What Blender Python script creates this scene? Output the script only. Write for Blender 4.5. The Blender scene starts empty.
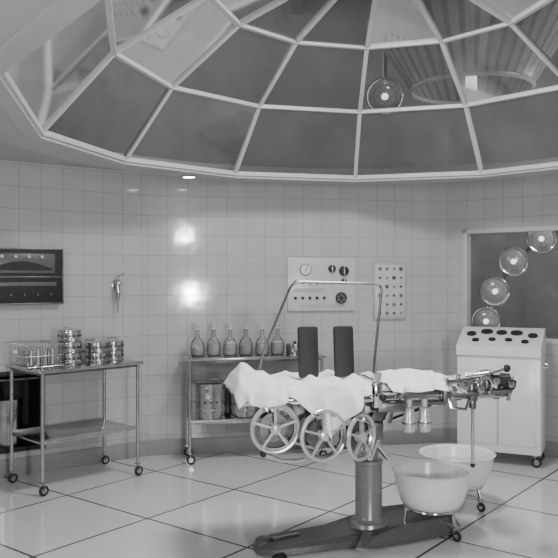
import bpy, bmesh, math, random
from mathutils import Vector, Matrix
random.seed(4)
pi=math.pi
# ------------------------------------------------------------------ materials
def newmat(name):
    m=bpy.data.materials.new(name); m.use_nodes=True
    nt=m.node_tree; b=nt.nodes['Principled BSDF']; return m,nt,b
def mat(name,g,rough=.5,metal=0,bump=0,scale=40,var=0.06):
    m,nt,b=newmat(name)
    n=nt.nodes.new('ShaderNodeTexNoise'); n.inputs['Scale'].default_value=scale; n.inputs['Detail'].default_value=4
    tc=nt.nodes.new('ShaderNodeTexCoord'); nt.links.new(tc.outputs['Object'],n.inputs['Vector'])
    r=nt.nodes.new('ShaderNodeValToRGB'); a=g*(1-var*2); c=min(1,g*(1+var*2))
    r.color_ramp.elements[0].color=(a,a,a,1); r.color_ramp.elements[1].color=(c,c,c,1)
    r.color_ramp.elements[0].position=.3; r.color_ramp.elements[1].position=.7
    nt.links.new(n.outputs['Fac'],r.inputs['Fac']); nt.links.new(r.outputs['Color'],b.inputs['Base Color'])
    b.inputs['Roughness'].default_value=rough; b.inputs['Metallic'].default_value=metal
    if bump:
        bp=nt.nodes.new('ShaderNodeBump'); bp.inputs['Strength'].default_value=bump; bp.inputs['Distance'].default_value=.01
        nt.links.new(n.outputs['Fac'],bp.inputs['Height']); nt.links.new(bp.outputs['Normal'],b.inputs['Normal'])
    return m
def tilemat(name,c1,c2,mort,w,h,ms,rough,axis='xz',rot=0,off=(0,0),spec=0):
    m,nt,b=newmat(name)
    tc=nt.nodes.new('ShaderNodeTexCoord'); sp=nt.nodes.new('ShaderNodeSeparateXYZ'); cb=nt.nodes.new('ShaderNodeCombineXYZ')
    nt.links.new(tc.outputs['Object'],sp.inputs[0])
    nt.links.new(sp.outputs['X'],cb.inputs['X']); nt.links.new(sp.outputs['Z' if axis=='xz' else 'Y'],cb.inputs['Y'])
    mp=nt.nodes.new('ShaderNodeMapping'); mp.inputs['Rotation'].default_value[2]=rot
    mp.inputs['Location'].default_value=(off[0],off[1],0)
    nt.links.new(cb.outputs[0],mp.inputs[0])
    br=nt.nodes.new('ShaderNodeTexBrick'); br.offset=0; br.squash=1
    br.inputs['Color1'].default_value=(c1,c1,c1,1); br.inputs['Color2'].default_value=(c2,c2,c2,1); br.inputs['Mortar'].default_value=(mort,mort,mort,1)
    br.inputs['Scale'].default_value=1; br.inputs['Brick Width'].default_value=w; br.inputs['Row Height'].default_value=h
    br.inputs['Mortar Size'].default_value=ms; br.inputs['Mortar Smooth'].default_value=.15
    nt.links.new(mp.outputs[0],br.inputs['Vector'])
    n=nt.nodes.new('ShaderNodeTexNoise'); n.inputs['Scale'].default_value=90 if spec else 3; n.inputs['Detail'].default_value=6
    nt.links.new(tc.outputs['Object'],n.inputs['Vector'])
    mr=nt.nodes.new('ShaderNodeMapRange'); mr.inputs['To Min'].default_value=.88; mr.inputs['To Max'].default_value=1.1
    nt.links.new(n.outputs['Fac'],mr.inputs['Value'])
    mx=nt.nodes.new('ShaderNodeMix'); mx.data_type='RGBA'; mx.blend_type='MULTIPLY'; mx.inputs['Factor'].default_value=1
    nt.links.new(br.outputs['Color'],mx.inputs['A']); nt.links.new(mr.outputs[0],mx.inputs['B'])
    nt.links.new(mx.outputs['Result'],b.inputs['Base Color'])
    b.inputs['Roughness'].default_value=rough
    bp=nt.nodes.new('ShaderNodeBump'); bp.inputs['Strength'].default_value=.4; bp.inputs['Distance'].default_value=.002; bp.invert=True
    nt.links.new(br.outputs['Fac'],bp.inputs['Height'])
    nw=nt.nodes.new('ShaderNodeTexNoise'); nw.inputs['Scale'].default_value=7; nw.inputs['Detail'].default_value=1
    nt.links.new(tc.outputs['Object'],nw.inputs['Vector'])
    b2=nt.nodes.new('ShaderNodeBump'); b2.inputs['Strength'].default_value=.35; b2.inputs['Distance'].default_value=.002
    nt.links.new(nw.outputs['Fac'],b2.inputs['Height']); nt.links.new(bp.outputs['Normal'],b2.inputs['Normal'])
    nt.links.new(b2.outputs['Normal'],b.inputs['Normal'])
    return m
def panemat(name,t=.7,d=.12,g=.5):
    m=bpy.data.materials.new(name); m.use_nodes=True; nt=m.node_tree; nt.nodes.clear()
    o=nt.nodes.new('ShaderNodeOutputMaterial'); tr=nt.nodes.new('ShaderNodeBsdfTransparent'); tr.inputs[0].default_value=(t,t,t,1)
    gl=nt.nodes.new('ShaderNodeBsdfGlossy'); gl.inputs['Roughness'].default_value=.06; gl.inputs[0].default_value=(.8,.8,.8,1)
    df=nt.nodes.new('ShaderNodeBsdfDiffuse'); df.inputs[0].default_value=(g,g,g,1)
    m1=nt.nodes.new('ShaderNodeMixShader'); m1.inputs[0].default_value=d
    m2=nt.nodes.new('ShaderNodeMixShader'); fr=nt.nodes.new('ShaderNodeFresnel'); fr.inputs[0].default_value=1.3
    nt.links.new(tr.outputs[0],m1.inputs[1]); nt.links.new(df.outputs[0],m1.inputs[2])
    nt.links.new(fr.outputs[0],m2.inputs[0]); nt.links.new(m1.outputs[0],m2.inputs[1]); nt.links.new(gl.outputs[0],m2.inputs[2])
    nt.links.new(m2.outputs[0],o.inputs[0]); return m
def emat(name,s):
    m,nt,b=newmat(name); b.inputs['Base Color'].default_value=(.8,.8,.8,1)
    b.inputs['Emission Color'].default_value=(1,1,1,1); b.inputs['Emission Strength'].default_value=s; return m
WALL=tilemat('glazed_wall_tile',.44,.455,.33,.17,.17,.0028,.08)
FLOOR=tilemat('floor_tile',.64,.60,.08,.82,.82,.009,.12,'xy',math.radians(38),(.25,.1),1)
PLAST=mat('ceiling_plaster',.42,.6,var=.02,scale=3)
BASE=mat('baseboard_paint',.27,.4,var=.03)
ATTIC=mat('attic_paint',.22,.8,scale=2,var=.1)
RIB=mat('rib_paint',.50,.4,var=.02)
PANE=panemat('dome_pane',.76,.14,.36)
GLASS=panemat('clear_glass',.85,.06,.7)
BOTT=panemat('bottle_glass',.80,.12,.7)
ENAM=mat('white_enamel',.74,.25,var=.02)
ENAM3=mat('panel_enamel',.52,.3,var=.02)
WHL=mat('handwheel_metal',.58,.28,.5,var=.03)
ENAM2=mat('grey_enamel',.42,.3,var=.02)
STEEL=mat('steel',.50,.22,1,var=.08,scale=15)
CHROME=mat('chrome',.70,.12,1,var=.02)
DSTEEL=mat('dark_steel',.18,.35,.9,var=.1)
BLACK=mat('black_rubber',.012,.6)
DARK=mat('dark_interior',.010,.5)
CLOTH=mat('white_cloth',.90,.9,bump=.3,scale=120,var=.02)
TBASE=mat('table_base_paint',.09,.3,.2,var=.08)
COL=mat('column_paint',.22,.28,.4,var=.05)
LIQ=mat('bottle_liquid',.42,.15)
REFL=mat('lamp_lens',.38,.15,.15)
BULB_GLINT=emat('lamp_bulb_glint',2.0)  # real spotlight bulbs, and the imitated glint inside the mirror reflector
GLINT=emat('flash_glint',30)
# ------------------------------------------------------------------ builder
class B:
    def __init__(s): s.V=[];s.F=[];s.I=[];s.mats=[]
    def mi(s,m):
        if m not in s.mats: s.mats.append(m)
        return s.mats.index(m)
    def add(s,vs,fs,m,M=None):
        o=len(s.V); i=s.mi(m)
        for v in vs:
            v=Vector(v); s.V.append(M@v if M else v)
        for f in fs: s.F.append([o+a for a in f]); s.I.append(i)
    def box(s,c,size,m,bev=0,rot=None,seg=2):
        t=bmesh.new(); bmesh.ops.create_cube(t,size=1)
        bmesh.ops.scale(t,vec=size,verts=t.verts)
        if bev: bmesh.ops.bevel(t,geom=t.edges[:],offset=bev,segments=seg,profile=.5,affect='EDGES')
        t.verts.index_update()
        M=Matrix.Translation(c)
        if rot: M=M@(Matrix.Rotation(rot[2],4,'Z')@Matrix.Rotation(rot[1],4,'Y')@Matrix.Rotation(rot[0],4,'X'))
        s.add([v.co.copy() for v in t.verts],[[v.index for v in f.verts] for f in t.faces],m,M); t.free()
    def lathe(s,prof,M,m,n=24):
        vs=[];fs=[]
        for r,z in prof:
            for k in range(n):
                a=2*pi*k/n; vs.append((r*math.cos(a),r*math.sin(a),z))
        for j in range(len(prof)-1):
            for k in range(n):
                k2=(k+1)%n; fs.append([j*n+k,j*n+k2,(j+1)*n+k2,(j+1)*n+k])
        if prof[0][0]>1e-4: fs.append(list(range(n))[::-1])
        if prof[-1][0]>1e-4: fs.append([(len(prof)-1)*n+k for k in range(n)])
        s.add(vs,fs,m,M)
    def lat(s,prof,c,m,n=24): s.lathe(prof,Matrix.Translation(c),m,n)
    def cyl(s,p0,p1,r,m,r1=None,n=16):
        p0=Vector(p0);p1=Vector(p1);d=p1-p0
        M=Matrix.Translation(p0)@d.to_track_quat('Z','Y').to_matrix().to_4x4()
        s.lathe([(r,0),(r if r1 is None else r1,d.length)],M,m,n)
    def axial(s,prof,p,d,m,n=24):
        M=Matrix.Translation(p)@Vector(d).to_track_quat('Z','Y').to_matrix().to_4x4(); s.lathe(prof,M,m,n)
    def tube(s,pts,r,m,n=8,closed=False):
        P=[Vector(p) for p in pts]; N=len(P); vs=[];fs=[]; up=None
        for i,p in enumerate(P):
            if closed: t=(P[(i+1)%N]-P[i-1]).normalized()
            else: t=(P[min(i+1,N-1)]-P[max(i-1,0)]).normalized()
            if up is None: up=t.orthogonal().normalized()
            up=(up-t*up.dot(t)).normalized(); w=t.cross(up)
            for k in range(n):
                a=2*pi*k/n; vs.append(p+up*r*math.cos(a)+w*r*math.sin(a))
        for i in range(N if closed else N-1):
            j=(i+1)%N
            for k in range(n):
                k2=(k+1)%n; fs.append([i*n+k,i*n+k2,j*n+k2,j*n+k])
        if not closed:
            fs.append(list(range(n))[::-1]); fs.append([(N-1)*n+k for k in range(n)])
        s.add(vs,fs,m)
    def torus(s,c,R,r,m,nrm=(0,0,1),N=32,n=8):
        q=Vector(nrm).to_track_quat('Z','Y')
        s.tube([Vector(c)+q@Vector((R*math.cos(2*pi*k/N),R*math.sin(2*pi*k/N),0)) for k in range(N)],r,m,n,True)
    def sph(s,c,r,m,n=16):
        s.lat([(max(1e-5,r*math.sin(pi*j/8)),-r*math.cos(pi*j/8)) for j in range(9)],c,m,n)
    def bar(s,p0,p1,w,h,m):
        p0=Vector(p0);p1=Vector(p1);d=p1-p0
        M=Matrix.Translation((p0+p1)/2)@d.to_track_quat('Y','Z').to_matrix().to_4x4()
        L=d.length; vs=[(x*w/2,y*L/2,z*h/2) for x in(-1,1) for y in(-1,1) for z in(-1,1)]
        s.add(vs,[[0,1,3,2],[4,6,7,5],[0,4,5,1],[2,3,7,6],[0,2,6,4],[1,5,7,3]],m,M)
    def grid(s,fn,nu,nv,m,th=0):
        vs=[fn(i/nu,j/nv) for i in range(nu+1) for j in range(nv+1)]
        s.add(vs,[[i*(nv+1)+j,(i+1)*(nv+1)+j,(i+1)*(nv+1)+j+1,i*(nv+1)+j+1] for i in range(nu) for j in range(nv)],m)
    def done(s,name,loc=(0,0,0),rz=0,ang=.6):
        me=bpy.data.meshes.new(name); me.from_pydata([tuple(v) for v in s.V],[],s.F)
        for m in s.mats: me.materials.append(m)
        for p,i in zip(me.polygons,s.I): p.material_index=i
        t=bmesh.new(); t.from_mesh(me)
        bmesh.ops.recalc_face_normals(t,faces=t.faces[:])
        for f in t.faces: f.smooth=True
        for e in t.edges:
            if len(e.link_faces)==2 and e.calc_face_angle(0)>ang: e.smooth=False
        t.to_mesh(me); t.free()
        o=bpy.data.objects.new(name,me); bpy.context.scene.collection.objects.link(o)
        o.location=loc; o.rotation_euler[2]=rz; return o
# ------------------------------------------------------------------ room shell
H=2.40
A=(-1.12,6.35); Bc=(1.57,6.88)
L1=(-3.10,4.937); R1=(3.40,5.45)
poly=[A,Bc,R1,(4.2,2.6),(4.0,-1.6),(-3.6,-1.6),(-3.9,2.6),L1]
def wall(name,p,q,holes=()):
    """p->q walls, room on the right-hand side when local +y points outward"""
    p=Vector((p[0],p[1]));q=Vector((q[0],q[1]));d=q-p;L=d.length
    b=B(); T=.1
    xs=sorted({0,L}|{h[0] for h in holes}|{h[1] for h in holes})
    for x0,x1 in zip(xs,xs[1:]):
        hs=[h for h in holes if h[0]<=x0+1e-5 and h[1]>=x1-1e-5]; z=0
        for h in sorted(hs,key=lambda h:h[2]):
            if h[2]>z: b.box(((x0+x1)/2,T/2,(z+h[2])/2),(x1-x0,T,h[2]-z),WALL)
            z=h[3]
        b.box(((x0+x1)/2,T/2,(z+H)/2),(x1-x0,T,H-z),WALL)
    return b.done(name,(p.x,p.y,0),math.atan2(d.y,d.x))
def basebd(name,p,q):
    p=Vector((p[0],p[1]));q=Vector((q[0],q[1]));d=q-p;b=B()
    b.box((d.length/2,-.008,.065),(d.length,.016,.13),BASE,.004)
    b.done(name,(p.x,p.y,0),math.atan2(d.y,d.x))
names=['back','right','far_right','near_right','behind','near_left','far_left','left']
LW=(Vector(A)-Vector(L1)).length
for i,nm in enumerate(names):
    p=poly[i];q=poly[(i+1)%8]
    holes=[]
    if nm=='right': holes=[(.13,1.55,.95,1.95)]
    if nm=='left': holes=[(LW-1.36,LW-.90,.20,.78)]
    wall('wall_'+nm,p,q,holes); basebd('baseboard_'+nm,p,q)
b=B(); b.box((.25,3,-.05),(9.6,11.4,.1),FLOOR); b.done('floor')
# ceiling with oval opening (the skylight is longer towards the near side)
cx,cy=.60,4.26; RO=2.30; NY=1.32
def C(r,a,z):
    c=math.cos(a); return (cx+r*math.sin(a),cy+r*c*(1 if c>0 else NY),z)
def P(r,k,z): return C(r,math.radians(30*k+1),z)
me=bpy.data.meshes.new('ceiling'); t=bmesh.new()
ov=[t.verts.new((x,y,H)) for x,y in poly]; iv=[t.verts.new(C(RO,2*pi*k/72,H)) for k in range(72)]
es=[t.edges.new((l[k],l[(k+1)%len(l)])) for l in(ov,iv) for k in range(len(l))]
bmesh.ops.triangle_fill(t,edges=es,use_beauty=True,use_dissolve=False)
t.to_mesh(me); t.free(); me.materials.append(PLAST)
o=bpy.data.objects.new('ceiling',me); bpy.context.scene.collection.objects.link(o)
b=B(); N=72
def poly12(r,a):
    k=(a-math.radians(1))/(pi/6); f=k-math.floor(k); th=(f-.5)*pi/6
    return r*math.cos(pi/12)/math.cos(th)
rows=[]
for k in range(N):
    a=2*pi*k/N+math.radians(1)
    rows.append([C(RO+.0,a,H+.02),C(RO,a,2.35),C(RO-.03,a,2.325),C(poly12(2.06,a),a,2.325),C(poly12(2.06,a),a,2.31),C(poly12(1.97,a),a,2.31),C(poly12(1.97,a),a,2.36),C(RO+.2,a,2.50)])
vs=[v for r in rows for v in r]; n=8
b.add(vs,[[k*n+j,((k+1)%N)*n+j,((k+1)%N)*n+j+1,k*n+j+1] for k in range(N) for j in range(n-1)],PLAST)
b.done('trim_dome_kerb',ang=.4)
LV=[(1.97,2.345),(1.55,2.80),(1.0,3.13),(.34,3.32)]
b=B()
for i,(r,z) in enumerate(LV):
    for k in range(12):
        b.bar(P(r,k,z),P(r,k+1,z),.032,.032,RIB)
        if i<3: b.bar(P(r,k,z),P(LV[i+1][0],k,LV[i+1][1]),.030,.032,RIB)
        if i<3:
            r2,z2=LV[i+1]
            b.add([P(r,k,z),P(r,k+1,z),P(r2,k+1,z2),P(r2,k,z2)],[[0,1,2,3]],PANE)
b.lat([(.001,3.30),(.36,3.30),(.36,3.35),(.001,3.40)],(cx,cy,0),RIB,12)
b.done('window_dome_skylight')
# attic / lamp gallery enclosing the dome
b=B()
b.box((.25,8.75,2.4),(9.6,.1,4.8),ATTIC); b.box((-4.55,3,2.4),(.1,11.4,4.8),ATTIC)
b.box((5.05,3,2.4),(.1,11.4,4.8),ATTIC); b.box((.25,-2.75,2.4),(9.6,.1,4.8),ATTIC); b.box((.25,3,4.85),(9.6,11.6,.1),ATTIC)
b.done('wall_lamp_gallery')
b=B()
for x in(-3,-1.4,.2,1.8,3.4): b.box((x,3,4.68),(.14,11.3,.22),ATTIC)
b.done('trim_gallery_beams')
# window in right wall
dR=Vector(R1)-Vector(Bc); aR=math.atan2(dR.y,dR.x)
b=B()
x0,x1,z0,z1=.13,1.55,.95,1.95
for c,sz in [(((x0+x1)/2,.04,z0+.02),(x1-x0,.10,.04)),(((x0+x1)/2,.04,z1-.02),(x1-x0,.10,.04)),((x0+.02,.04,(z0+z1)/2),(.04,.10,z1-z0)),((x1-.02,.04,(z0+z1)/2),(.04,.10,z1-z0)),((1.0,.05,(z0+z1)/2),(.035,.05,z1-z0))]:
    b.box(c,sz,RIB,.004)
b.add([(x0,.06,z0),(x1,.06,z0),(x1,.06,z1),(x0,.06,z1)],[[0,1,2,3]],GLASS)
b.done('window_lamp_gallery',(Bc[0],Bc[1],0),aR)
# ------------------------------------------------------------------ lamps
def lamp(b,c,aim,r):
    d=(Vector(aim)-Vector(c)).normalized()
    b.axial([(.001,-r*1.15),(r*.35,-r*1.1),(r*.75,-r*.7),(r*.98,-.12*r),(r*1.02,0),(r*.9,.02*r)],c,d,DSTEEL,28)
    b.axial([(r*.86,.03*r),(r*.7,.12*r),(r*.4,.2*r),(.001,.23*r)],c,d,REFL,28)
    b.torus(Vector(c)+d*.01,r*.95,r*.09,CHROME,d,36)
    b.torus(Vector(c)+d*.14*r,r*.62,r*.02,DSTEEL,d)
    for k in range(8):
        q=d.to_track_quat('Z','Y'); a=k*pi/4
        e=lambda s_,h:Vector(c)+q@Vector((r*s_*math.cos(a),r*s_*math.sin(a),r*h))
        b.cyl(e(.3,.235),e(.84,.05),r*.012,DSTEEL,n=6)
    b.axial([(r*.20,.2*r),(r*.16,.27*r),(.001,.29*r)],Vector(c),d,BULB_GLINT,16)
b=B()
Ls=[(2.0,7.22,1.09),(2.08,7.2,1.38),(2.26,7.2,1.67),(2.53,7.2,1.89),(2.86,7.1,2.08)]
for c in Ls: lamp(b,c,(.9,3.2,1.3),.138)
b.tube([(2.08,7.42,0.0),(2.08,7.42,.8)]+[(c[0]+.06,c[1]+.2,c[2]) for c in Ls]+[(3.3,7.1,2.2)],.022,DSTEEL)
for c in Ls: b.cyl((c[0]+.06,c[1]+.2,c[2]),(c[0]+.02,c[1]+.1,c[2]),.015,DSTEEL)
b.box((2.08,7.42,.02),(.3,.3,.04),DSTEEL,.005)
b.done('gallery_spotlight_row')
b=B(); lamp(b,(.90,6.35,3.06),(.4,3.0,1.2),.155)
b.cyl((.92,6.5,3.15),(.95,6.75,4.8),.02,DSTEEL); b.cyl((.92,6.5,3.15),(.90,6.42,3.1),.03,DSTEEL)
b.done('gallery_spotlight')
# big faceted mirror reflector over the dome
b=B(); c=Vector((1.62,6.3,0)); n=40
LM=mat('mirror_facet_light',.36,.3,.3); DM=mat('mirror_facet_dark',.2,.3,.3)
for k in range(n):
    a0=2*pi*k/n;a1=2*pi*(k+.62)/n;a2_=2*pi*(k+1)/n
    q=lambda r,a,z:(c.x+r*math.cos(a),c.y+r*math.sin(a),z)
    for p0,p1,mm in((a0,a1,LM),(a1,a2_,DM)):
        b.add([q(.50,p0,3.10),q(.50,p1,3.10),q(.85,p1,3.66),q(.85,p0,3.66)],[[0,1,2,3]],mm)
b.torus((c.x,c.y,3.66),.85,.03,ENAM2,N=48); b.torus((c.x,c.y,3.10),.50,.02,ENAM2,N=48)
b.cyl((c.x,c.y,3.08),(c.x,c.y,3.5),.05,BULB_GLINT,.04)  # glowing cone stands in for the bright strip reflected in the mirror
b.cyl((c.x,c.y,3.5),(c.x,c.y,4.8),.04,DSTEEL)
for k in range(4):
    a=pi/4+k*pi/2; b.cyl((c.x,c.y,3.66),(c.x+.85*math.cos(a),c.y+.85*math.sin(a),3.66),.015,DSTEEL)
b.done('mirror_reflector_lamp')
b=B(); b.lat([(.001,-.004),(.05,-.004),(.05,.012),(.001,.012)],(0,0,0),GLINT,20); b.torus((0,0,0),.055,.008,CHROME)  # added glowing disc, imitates the flash reflected on the dome kerb
b.done('kerb_flash_glint',(-.72,5.98,2.319))
# ------------------------------------------------------------------ wall fittings
aB=math.atan2(Bc[1]-A[1],Bc[0]-A[0])
def onwall(P0,ang,s): return (P0[0]+math.cos(ang)*s,P0[1]+math.sin(ang)*s)
# control panel (local x along wall, y<0 to the room)
b=B(); w=.62;h=.47
b.box((0,-.012,0),(w,.024,h),ENAM3,.004)
b.torus((-.15,-.03,.13),.045,.006,BLACK,(0,1,0)); b.axial([(.045,0),(.045,.012),(.001,.014)],(-.15,-.024,.13),(0,-1,0),ENAM); b.box((-.145,-.042,.14),(.006,.004,.05),BLACK,rot=(0,.5,0))
for x,z,r in[(0.09,.14,.034),(.2,.12,.045),(.2,.03,.022)]:
    b.axial([(r,0),(r*.95,.02),(.001,.025)],(x,-.024,z),(0,-1,0),BLACK); b.box((x,-.052,z),(r*.4,.012,r*1.8),STEEL,.002)
b.axial([(.05,0),(.05,.02),(.04,.03),(.001,.03)],(.17,-.024,-.12),(0,-1,0),STEEL); b.torus((.17,-.05,-.12),.045,.007,BLACK,(0,1,0))
for k in range(3):b.box((.17,-.056,-.12),(.085,.008,.008),BLACK,rot=(0,k*pi/3,0))
for k in range(6):
    x=-.24+k*.065; b.axial([(.016,0),(.012,.02),(.001,.02)],(x,-.024,.02),(0,-1,0),DSTEEL,12); 
    if k<5:b.axial([(.014,0),(.01,.02),(.001,.02)],(x,-.024,-.12),(0,-1,0),BLACK,12)
b.box((-.12,-.026,-.05),(.28,.005,.03),ENAM2); b.box((0,-.026,-.19),(.4,.005,.025),ENAM2)
x,y=onwall(A,aB,1.525); b.done('wall_control_panel',(x,y,1.452),aB)
b=B(); b.box((0,-.012,0),(.31,.024,.51),ENAM2,.004); b.box((0,-.026,0),(.27,.006,.47),ENAM3,.002)
for i in range(4):
    for j in range(6):
        r=.012 if (i+j)%3 else .018
        b.axial([(r,0),(r*.8,.014),(.001,.014)],(-.099+i*.066,-.029,.2-j*.08),(0,-1,0),DSTEEL if (i+j)%2 else STEEL,12)
x,y=onwall(A,aB,2.16); b.done('wall_socket_panel',(x,y,1.392),aB)
# left wall recessed cabinets
aL=math.atan2(A[1]-L1[1],A[0]-L1[0])
def niche(name,s0,s1,z0,z1,fill):
    b=B(); w=s1-s0;h=z1-z0;D=.32
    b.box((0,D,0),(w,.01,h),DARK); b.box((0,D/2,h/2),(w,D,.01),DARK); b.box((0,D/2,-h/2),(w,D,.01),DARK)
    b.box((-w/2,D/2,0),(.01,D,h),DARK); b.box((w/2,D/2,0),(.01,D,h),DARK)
    for c,sz in[((0,-.01,h/2),(w+.05,.04,.035)),((0,-.01,-h/2),(w+.05,.04,.035)),((-w/2,-.01,0),(.035,.04,h)),((w/2,-.01,0),(.035,.04,h))]: b.box(c,sz,BLACK,.004)
    fill(b,w,h); x,y=onwall(L1,aL,LW-(s0+s1)/2); return b.done(name,(x,y,(z0+z1)/2),aL)
# flat wall viewing box: light framed, dark body, pale dial strip on the upper half
b=B(); w,h=.61,.43
b.box((0,-.03,0),(w,.06,h),BLACK,.006)
for c,sz in[((0,-.062,h/2-.006),(w,.012,.010)),((0,-.062,-h/2+.006),(w,.012,.010)),((w/2-.006,-.062,0),(.010,.012,h)),((-w/2+.006,-.062,0),(.010,.012,h)),((0,-.062,-.005),(w,.012,.008))]: b.box(c,sz,DSTEEL,.002)
PG=mat('dial_panel_grey',.10,.35); 
b.box((-.02,-.063,.10),(w-.10,.010,.15),PG,.004)
vs=[];n=24
for k in range(n+1):
    u=k/n; x=-.25+.46*u; vs+=[(x,-.070,.045),(x,-.070,.06+.055*math.sin(pi*u))]
b.add(vs,[[2*k,2*k+2,2*k+3,2*k+1] for k in range(n)],BLACK)
for k in range(4): b.axial([(.014,0),(.012,.014),(.001,.015)],(-.17+k*.1,-.068,.15),(0,-1,0),ENAM3,12)
for k in range(5): b.axial([(.010,0),(.008,.014),(.001,.015)],(-.2+k*.1,-.06,-.14),(0,-1,0),DSTEEL,12)
b.box((0,-.063,-.06),(w-.12,.008,.03),PG,.002)
x,y=onwall(L1,aL,LW-1.05); b.done('wall_gauge_cabinet',(x,y,1.52),aL)
def f2(b,w,h):
    b.box((0,.15,.24),(w-.02,.28,.012),DSTEEL)
    b.lat([(.12,0),(.12,.30),(.125,.30),(.125,.36),(.001,.37)],(.0,.15,-h/2+.01),STEEL)
    b.torus((0,.15,-.05),.122,.006,CHROME)
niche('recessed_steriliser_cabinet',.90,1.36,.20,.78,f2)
# wall flask holder
b=B(); b.box((0,-.008,.08),(.06,.016,.08),CHROME,.004)
b.cyl((0,-.01,.10),(0,-.06,.10),.008,CHROME); b.torus((0,-.06,.10),.026,.005,CHROME); b.torus((0,-.06,.02),.024,.004,CHROME); b.tube([(0,-.01,.02),(0,-.04,.02)],.006,CHROME)
b.lat([(.006,-.16),(.008,-.07),(.018,-.02),(.022,.10),(.012,.13),(.012,.15),(.018,.155)],(0,-.06,0),STEEL)
b.cyl((0,-.06,.15),(.05,-.07,.17),.006,CHROME)
x,y=onwall(L1,aL,LW-.29); b.done('wall_soap_dispenser',(x,y,1.37),aL)
# ------------------------------------------------------------------ carts
def caster(b,x,y,zt=.10,r=.036):
    b.torus((x+.01,y,r+.001),r-.010,.011,BLACK,(0,1,0),20,8); b.cyl((x+.01,y-.008,r),(x+.01,y+.008,r),r-.014,STEEL)
    for s in(-1,1): b.bar((x+.01,y+s*.016,r),(x,y+s*.016,zt-.01),.014,.004,STEEL)
    b.box((x,y,zt-.008),(.03,.04,.012),STEEL,.003)
def cart(name,w,d,h,zs,loc,rz):
    b=B()
    for x in(0,w):
        for y in(0,d): b.cyl((x,y,.09),(x,y,h),.013,STEEL); caster(b,x,y)
    b.box((w/2,d/2,h),(w+.07,d+.06,.022),STEEL,.006); b.box((w/2,d/2,h-.018),(w+.02,d+.02,.02),DSTEEL)
    b.tube([(0,0,h+.03),(0,d,h+.03)],.006,CHROME)
    b.box((w/2,d/2,zs),(w+.01,d+.01,.015),STEEL,.004)
    b.box((w/2,0,zs+.012),(w,.006,.03),STEEL); b.box((w/2,d,zs+.012),(w,.006,.03),STEEL)
    return b.done(name,loc,rz)
a1=math.radians(45); O1=Vector((-1.63,5.15,0))
cart('instrument_trolley',.78,.47,.86,.36,O1,a1)
def w1(x,y,z): return (O1.x+x*math.cos(a1)-y*math.sin(a1),O1.y+x*math.sin(a1)+y*math.cos(a1),z)
def drum(name,r,h,loc,st=1):
    b=B(); u=h/st
    for k in range(st):
        z=k*u; b.lat([(r,z+.002),(r,z+u*.78),(r*1.03,z+u*.78),(r*1.03,z+u*.98),(r*.95,z+u)],(0,0,0),STEEL,32)
        b.torus((0,0,z+u*.3),r,.004,CHROME); b.torus((0,0,z+.008),r,.005,CHROME)
        for q in range(18):
            a=q*2*pi/18; b.axial([(.008,0),(.008,.002),(.001,.002)],(r*math.cos(a),r*math.sin(a),z+u*.5),(math.cos(a),math.sin(a),0),BLACK,8)
        b.box((0,-r*1.05,z+u*.75),(.03,.012,u*.3),CHROME,.002)
    b.tube([(-r*.5,0,h),(-r*.5,0,h+.02),(r*.5,0,h+.02),(r*.5,0,h)],.005,CHROME)
    return b.done(name,loc,random.random()*.6)
zt=.872
drum('sterilising_drum',.085,.25,w1(.34,.24,zt),3)
drum('sterilising_drum',.078,.15,w1(.55,.2,zt),2)
drum('sterilising_drum',.082,.15,w1(.715,.24,zt),2)
drum('sterilising_drum',.065,.13,w1(.60,.39,zt),1)
b=B(); w,d,h=.30,.22,.16
for z in(.004,h/2,h): b.tube([(-w/2,-d/2,z),(w/2,-d/2,z),(w/2,d/2,z),(-w/2,d/2,z)],.004,CHROME,6,True)
for k in range(14):
    x=-w/2+k*w/13
    for y in(-d/2,d/2): b.cyl((x,y,.003),(x,y,h),.0018,CHROME,n=6)
for k in range(10):
    y=-d/2+k*d/9
    for x in(-w/2,w/2): b.cyl((x,y,.003),(x,y,h),.0018,CHROME,n=6)
b.box((0,0,.006),(w-.01,d-.01,.004),STEEL)
for k in range(9): b.box((-.11+k*.027,0,.065),(.016,.17,.11),ENAM3 if k%2 else STEEL,.004)
b.done('wire_instrument_basket',w1(.08,.24,zt+.004),a1)
# back trolley
a2=aB; O2=Vector((-.72,6.03,0))
cart('supply_trolley',1.10,.30,.85,.33,O2,a2)
def w2(x,y,z): return (O2.x+x*math.cos(a2)-y*math.sin(a2),O2.y+x*math.sin(a2)+y*math.cos(a2),z)
for k in range(6):
    b=B()
    b.lat([(.045,.0),(.056,.012),(.060,.05),(.056,.10),(.040,.135),(.018,.158),(.015,.19),(.016,.22),(.024,.225)],(0,0,0),BOTT,24)
    b.lat([(.040,.004),(.052,.014),(.056,.05),(.054,.075+.02*(k%3)),(.001,.076+.02*(k%3))],(0,0,0),LIQ,24)
    b.lat([(.013,.205),(.015,.235),(.019,.24),(.017,.262),(.001,.264)],(0,0,0),ENAM2,16)
    b.torus((0,0,.223),.02,.004,ENAM)
    b.done('glass_bottle',w2(.075+k*.136,.15+.02*(k%2),.862),.3*(k%3)-.3)
b=B(); b.lat([(.07,0),(.075,.01),(.075,.07),(.08,.075),(.07,.09),(.001,.095)],(0,0,0),STEEL,28); b.sph((0,0,.1),.012,BLACK)
b.done('lidded_steel_bowl',w2(.90,.15,.862))
drum('sterilising_drum',.145,.31,w2(.17,.15,.339),1)
drum('sterilising_drum',.125,.25,w2(.46,.15,.339),1)
drum('sterilising_drum',.125,.25,w2(.76,.15,.339),1)
# ------------------------------------------------------------------ console cabinet
b=B(); w,d=.66,.36
b.box((0,0,.49),(w,d,.78),ENAM,.015)
b.box((0,-d/2-.004,.5),(w*.88,.008,.66),ENAM,.004)
b.box((0,-d/2-.010,.42),(.012,.006,.5),ENAM2)
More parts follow.
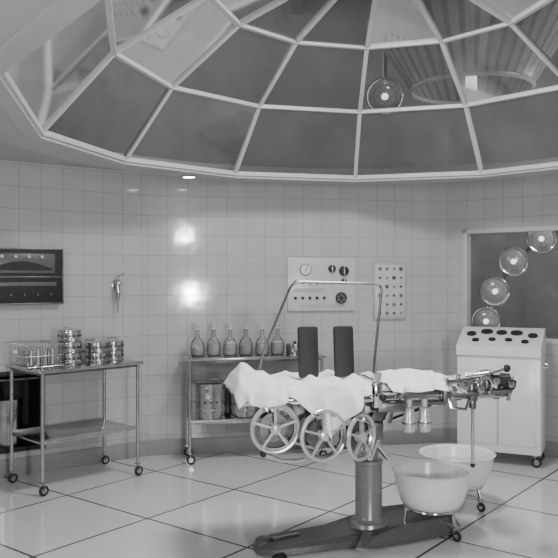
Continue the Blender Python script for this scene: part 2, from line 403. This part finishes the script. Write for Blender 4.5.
# sloping desk on top
zs=.88
pv=[(-d/2-.02,zs),(d/2,zs),(d/2,1.09),(d/2-.08,1.09),(-d/2-.02,.955)]
vs=[(x,y,z) for x in(-w/2,w/2) for y,z in pv]
b.add(vs,[[0,1,2,3,4],[9,8,7,6,5]]+[[i,(i+1)%5,5+(i+1)%5,5+i] for i in range(5)],ENAM)
sl=math.atan2(.135,d-.06); 
for i,(u,v,rx,ry) in enumerate([(-.24,.62,.04,.022),(-.12,.75,.05,.024),(0,.72,.045,.022),(.12,.72,.05,.024),(.25,.6,.04,.022),(-.19,.3,.03,.016),(-.06,.35,.03,.015),(.07,.35,.03,.015),(.2,.28,.03,.016)]):
    y=-d/2-.02+v*(d-.06); z=.955+v*.135
    M=Matrix.Translation((u,y,z))@Matrix.Rotation(sl,4,'X')@Matrix.Diagonal((rx,ry*1.6,1,1))
    b.lathe([(1,0),(.95,.012),(.001,.014)],M,BLACK,20)
for x in(-w/2+.05,w/2-.05):
    for y in(-d/2+.05,d/2-.05): caster(b,x,y,.10,.038)
b.tube([(w/2,-.12,.80),(w/2+.035,-.12,.80),(w/2+.035,.12,.80),(w/2,.12,.80)],.008,CHROME)
b.done('electrosurgical_console',(1.84,6.18,0),math.radians(-25))
# ------------------------------------------------------------------ operating table
b=B()
# base plate
br=math.radians(12)
def R(x,y,z): return (x*math.cos(br)-y*math.sin(br),x*math.sin(br)+y*math.cos(br),z)
out=[(-.70,-.05),(-.62,-.10),(-.25,-.13),(-.05,-.20),(.15,-.20),(.50,-.18),(.54,-.14),(.54,.14),(.50,.18),(.15,.20),(-.05,.20),(-.25,.13),(-.62,.10),(-.70,.05)]
n=len(out); vs=[R(x,y,.012) for x,y in out]+[R(x,y,.045) for x,y in out]+[R(x*.94+.0,y*.85,.07 if x<.1 else .11) for x,y in out]
b.add(vs,[list(range(n))[::-1],[2*n+i for i in range(n)]]+[[j*n+i,j*n+(i+1)%n,(j+1)*n+(i+1)%n,(j+1)*n+i] for j in(0,1) for i in range(n)],TBASE)
for x,y in[(-.60,-.09),(-.60,.09),(.46,-.14),(.46,.14)]:
    p=R(x,y,0); b.lat([(.04,0),(.04,.014),(.02,.03)],p,BLACK)
p=R(-.66,0,0); b.lat([(.045,.045),(.045,.075),(.03,.09),(.001,.09)],p,DSTEEL)
b.bar(R(-.1,-.17,.09),R(-.22,-.30,.06),.05,.014,STEEL); b.bar(R(-.45,0,.075),R(-.62,-.03,.08),.03,.02,STEEL)
# column
b.lat([(.12,.07),(.11,.10),(.085,.115),(.078,.13),(.078,.43),(.084,.435),(.084,.455),(.058,.46),(.058,.70)],(0,0,0),COL,32)
b.box((0,0,.74),(.22,.26,.12),DSTEEL,.02)
b.box((-.26,-.03,.76),(.42,.18,.08),DSTEEL,.015)
b.bar((-.05,-.05,.52),(-.02,-.05,.72),.10,.10,DSTEEL)
b.cyl((.10,-.05,.47),(-.12,-.12,.72),.018,CHROME)
# side rails and top sections
for y in(-.25,.25):
    b.box((-.03,y,.845),(1.50,.014,.034),CHROME,.004)
b.box((-.42,0,.858),(.74,.48,.03),DSTEEL,.006); b.box((-.42,0,.893),(.74,.46,.04),BLACK,.015)
b.box((.22,0,.862),(.50,.48,.03),DSTEEL,.006); b.box((.22,0,.895),(.50,.46,.035),ENAM,.014)
for x in(-.7,-.3,.1,.45,.68): b.box((x,0,.83),(.03,.49,.02),DSTEEL)
b.box((.62,0,.858),(.20,.30,.03),DSTEEL,.006); b.box((.62,0,.89),(.20,.28,.04),ENAM,.016)
# handwheels
def hand(c,R0,ang,ns=5):
    nr=Vector((math.sin(ang),-math.cos(ang),0)); c=Vector(c); up=Vector((0,0,1)); sd=nr.cross(up)
    b.torus(c,R0,.011,WHL,nr,36,8); b.torus(c+nr*-.014,R0*.90,.010,STEEL,nr,36,6)
    b.axial([(.028,-.03),(.032,0),(.027,.02),(.012,.028),(.001,.028)],c,nr,WHL)
    for k in range(ns):
        a=k*2*pi/ns+.3; d=sd*math.cos(a)+up*math.sin(a)
        b.bar(c+d*.02,c+d*R0,.018,.012,WHL)
    a=1.1; h=c+(sd*math.cos(a)+up*math.sin(a))*R0
    b.axial([(.008,0),(.013,.012),(.016,.045),(.010,.06),(.001,.062)],h,nr,CHROME)
    b.cyl(c-nr*.02,c-nr*.14,.016,CHROME); b.box(c-nr*.10,(.07,.06,.09),DSTEEL,.008)
    b.axial([(R0*.62,-.05),(R0*.62,-.035),(.001,-.034)],c,nr,DSTEEL)
hand((-.61,-.31,.715),.124,math.radians(2)); hand((-.355,-.34,.675),.130,math.radians(14)); hand((-.145,-.33,.655),.118,math.radians(38))
for x,z in((-.61,.74),(-.36,.70),(-.10,.68)): b.bar((x,-.20,z-.05),(x,-.19,.85),.03,.03,STEEL)
b.tube([(-.66,-.29,.58),(-.58,-.33,.55),(-.50,-.35,.55),(-.46,-.37,.56)],.010,CHROME); b.sph((-.67,-.29,.58),.018,BLACK)
b.tube([(-.61,-.20,.66),(-.38,-.22,.59),(-.12,-.2,.56),(-.05,-.1,.56)],.014,STEEL)
b.bar((-.45,-.16,.60),(-.45,-.16,.84),.06,.03,STEEL)
b.bar((-.15,-.22,.52),(-.02,-.12,.74),.05,.04,STEEL); b.cyl((-.06,-.20,.50),(.06,-.20,.78),.016,CHROME); b.box((-.03,-.2,.66),(.09,.06,.10),DSTEEL,.01)
# upright pads
for x in(-.365,-.155):
    b.box((x,-.02,1.085),(.118,.035,.29),BLACK,.014,rot=(math.radians(-6),0,0)); b.cyl((x,.0,.89),(x,.0,1.0),.012,CHROME); b.box((x,.0,.955),(.05,.04,.05),CHROME,.006)
# anaesthetic screen frame
def smooth(pts,k=6):
    P_=[Vector(p) for p in pts]; o=[P_[0]]
    for i in range(1,len(P_)-1):
        a=P_[i]+(P_[i-1]-P_[i]).normalized()*.05; c=P_[i]+(P_[i+1]-P_[i]).normalized()*.05
        for j in range(k+1):
            t=j/k; o.append(a*(1-t)**2+P_[i]*2*t*(1-t)+c*t*t)
    o.append(P_[-1]); return o
b.tube(smooth([(-.62,.24,.86),(-.585,.22,1.06),(-.44,.05,1.485),(.10,.05,1.47),(-.04,-.22,1.02),(-.05,-.26,.86)]),.0075,DSTEEL)
b.box((-.04,-.275,.87),(.05,.05,.14),CHROME,.01); b.cyl((-.04,-.275,.93),(-.04,-.275,.99),.018,STEEL,.03); b.cyl((-.04,-.30,.87),(-.04,-.36,.87),.009,CHROME); b.sph((-.04,-.37,.87),.02,BLACK)
b.box((.04,-.275,.80),(.16,.04,.05),DSTEEL,.008)
b.cyl((.09,-.28,.84),(.09,-.33,.9),.008,CHROME);
# right-hand mechanics
for x,z,r in((.36,.90,.02),(.43,.92,.024),(.52,.90,.022),(.61,.94,.02),(.70,.92,.018)):
    b.box((x,-.27,z-.03),(.045,.05,.10),DSTEEL,.008); b.cyl((x,-.30,z),(x,-.36,z),.008,CHROME); b.axial([(r,0),(r,.02),(.001,.024)],(x,-.36,z),(0,-1,0),STEEL)
    b.cyl((x,-.27,z+.01),(x,-.27,z+.05),.012,CHROME,.018)
b.cyl((.34,-.31,.93),(.72,-.31,.96),.014,STEEL); b.cyl((.38,-.28,.86),(.73,-.32,.88),.016,DSTEEL); b.cyl((.60,-.31,.95),(.74,-.33,.91),.024,BLACK,.028)
b.cyl((.46,-.30,.97),(.58,-.34,.99),.014,CHROME); b.cyl((.58,-.34,.98),(.69,-.30,1.0),.012,CHROME); b.sph((.71,-.30,1.0),.022,BLACK)
b.torus((.56,-.34,.91),.05,.008,STEEL,(.3,-1,0)); b.cyl((.74,-.30,.96),(.72,-.30,.82),.012,CHROME)
b.tube([(.36,-.28,.86),(.38,-.30,.79),(.46,-.31,.78),(.50,-.28,.84)],.010,CHROME)
# hanging weights / motors
for x in(.145,.235):
    b.lat([(.02,.655),(.034,.665),(.036,.68),(.036,.73),(.03,.74),(.03,.79),(.018,.80),(.018,.84)],(x,-.27,0),WHL,20); b.torus((x,-.27,.71),.037,.005,STEEL)
b.cyl((.08,-.26,.815),(.36,-.26,.815),.014,DSTEEL)
b.cyl((.52,-.27,.86),(.52,-.27,.46),.009,CHROME); b.box((.52,-.27,.80),(.03,.04,.05),DSTEEL,.006); b.sph((.52,-.27,.46),.014,BLACK)
b.cyl((.34,-.2,.80),(.05,-.05,.66),.016,CHROME)
to=b.done('operating_table',(.52,4.34,0),math.radians(11))
# drapes
def drape(name,x0,x1,yf,yn,zt_,hang,amp,seed,lift=None):
    b=B(); rn=random.Random(seed); ph=[rn.random()*6 for _ in range(6)]
    def fn(u,v):
        x=x0+(x1-x0)*u; L=yf-yn; h=hang(u)
        if v<.62: y=yf-L*(v/.62); z=zt_; k=0
        else:
            k=(v-.62)/.38; y=yn-.02*math.sin(min(1,k*2.5)*pi/2)-.02*k; z=zt_-h*k
        f1_=math.sin(x*24+ph[0]+3*v); f1_=1-abs(f1_)
        fold=f1_*1.2+math.sin(x*53+ph[1]-5*v)*.3+(1-abs(math.sin(y*16+x*13+ph[2])))*.9
        z+=amp*fold*(1 if k<.1 else .3); y-=amp*2.2*k*(1+math.sin(x*45+ph[3])+.5*math.sin(x*80+ph[4]))
        x+=.02*k*math.sin(x*30+ph[5])
        if lift: z+=lift(u,v)
        return (x,y,z)
    b.grid(fn,90,60,CLOTH)
    ob=b.done(name,(.52,4.34,0),math.radians(11),ang=3)
    sm=ob.modifiers.new('th','SOLIDIFY'); sm.thickness=.004; sm.offset=1
    return ob
drape('draped_towel',-.82,-.07,.22,-.265,.922,lambda u:.05+.24*max(0,1-abs(u-.68)/.24)+.05*max(0,1-abs(u-.2)/.2),.016,3,lambda u,v:.07*math.exp(-((u-.14)/.10)**2)*math.exp(-((v-.25)/.35)**2)-.05*max(0,(.05-u)/.05))
drape('draped_sheet',.02,.46,.23,-.265,.917,lambda u:.03+.02*u,.010,8,lambda u,v:.02*math.exp(-((u-.6)/.2)**2))
# ------------------------------------------------------------------ basins on stands
def basin(name,r,zr,hb,loc,rz):
    b=B()
    b.lat([(.001,zr-hb),(r*.60,zr-hb),(r*.72,zr-hb+.012),(r*.80,zr-hb+.04),(r*.90,zr-hb*.45),(r*.96,zr-.012),(r*1.0,zr),(r*1.02,zr+.004),(r*1.0,zr+.008),(r*.93,zr-.008),(r*.87,zr-hb*.45),(r*.76,zr-hb+.045),(r*.6,zr-hb+.016),(.001,zr-hb+.012)],(0,0,0),ENAM,48)
    b.torus((0,0,zr-hb-.004),r*.66,.007,CHROME,N=40)
    for k in range(3):
        a=k*2*pi/3; x,y=math.cos(a)*r*.66,math.sin(a)*r*.66
        b.tube([(x,y,zr-hb-.004),(x*1.1,y*1.1,.08)],.009,CHROME); b.cyl((x*1.1,y*1.1,.085),(0,0,.085),.008,CHROME)
        caster(b,x*1.1,y*1.1,.085,.030)
    b.done(name,loc,rz)
basin('wash_basin_stand',.232,.375,.21,(.90,4.40,0),math.radians(-50))
basin('wash_basin_stand',.245,.345,.20,(1.18,4.95,0),math.radians(-50))
# ------------------------------------------------------------------ lights
def area(name,loc,tgt,size,e,sy=None):
    l=bpy.data.lights.new(name,'AREA'); l.energy=e; l.size=size
    if sy: l.shape='RECTANGLE'; l.size_y=sy
    o=bpy.data.objects.new(name,l); o.location=loc; o.rotation_euler=(Vector(tgt)-Vector(loc)).to_track_quat('-Z','Y').to_euler(); bpy.context.scene.collection.objects.link(o)
def point(name,loc,e,r=.1):
    l=bpy.data.lights.new(name,'POINT'); l.energy=e; l.shadow_soft_size=r
    o=bpy.data.objects.new(name,l); o.location=loc; bpy.context.scene.collection.objects.link(o)
area('flash_lamp',(1.12,-.3,1.24),(.0,6,1.2),.22,85)
area('room_lamp',(1.15,-.8,2.28),(.3,5,1.0),.14,32)
area('side_fill',(-2.6,.8,2.2),(.6,5,.8),.9,45)  # unseen soft light, added to fill the room
area('dome_lamp',(cx,cy,3.22),(cx,cy,0),.6,80)
point('gallery_fill',(-1.5,6.8,4.2),62,.3); point('gallery_fill',(3.2,5.5,4.3),48,.3); point('gallery_fill',(3.0,6.4,2.6),55,.15); point('gallery_fill',(0,1,4.2),40,.3)  # added point lights, brighten the gallery and window recess without any fitting
w=bpy.data.worlds.new('World'); bpy.context.scene.world=w; w.use_nodes=True
w.node_tree.nodes['Background'].inputs[0].default_value=(.5,.5,.5,1); w.node_tree.nodes['Background'].inputs[1].default_value=.1
# ------------------------------------------------------------------ camera
cd=bpy.data.cameras.new('camera'); cd.lens=48.2; cd.sensor_width=36
co=bpy.data.objects.new('camera',cd); co.location=(0,0,1.5); co.rotation_euler=(pi/2,0,0)
bpy.context.scene.collection.objects.link(co); bpy.context.scene.camera=co
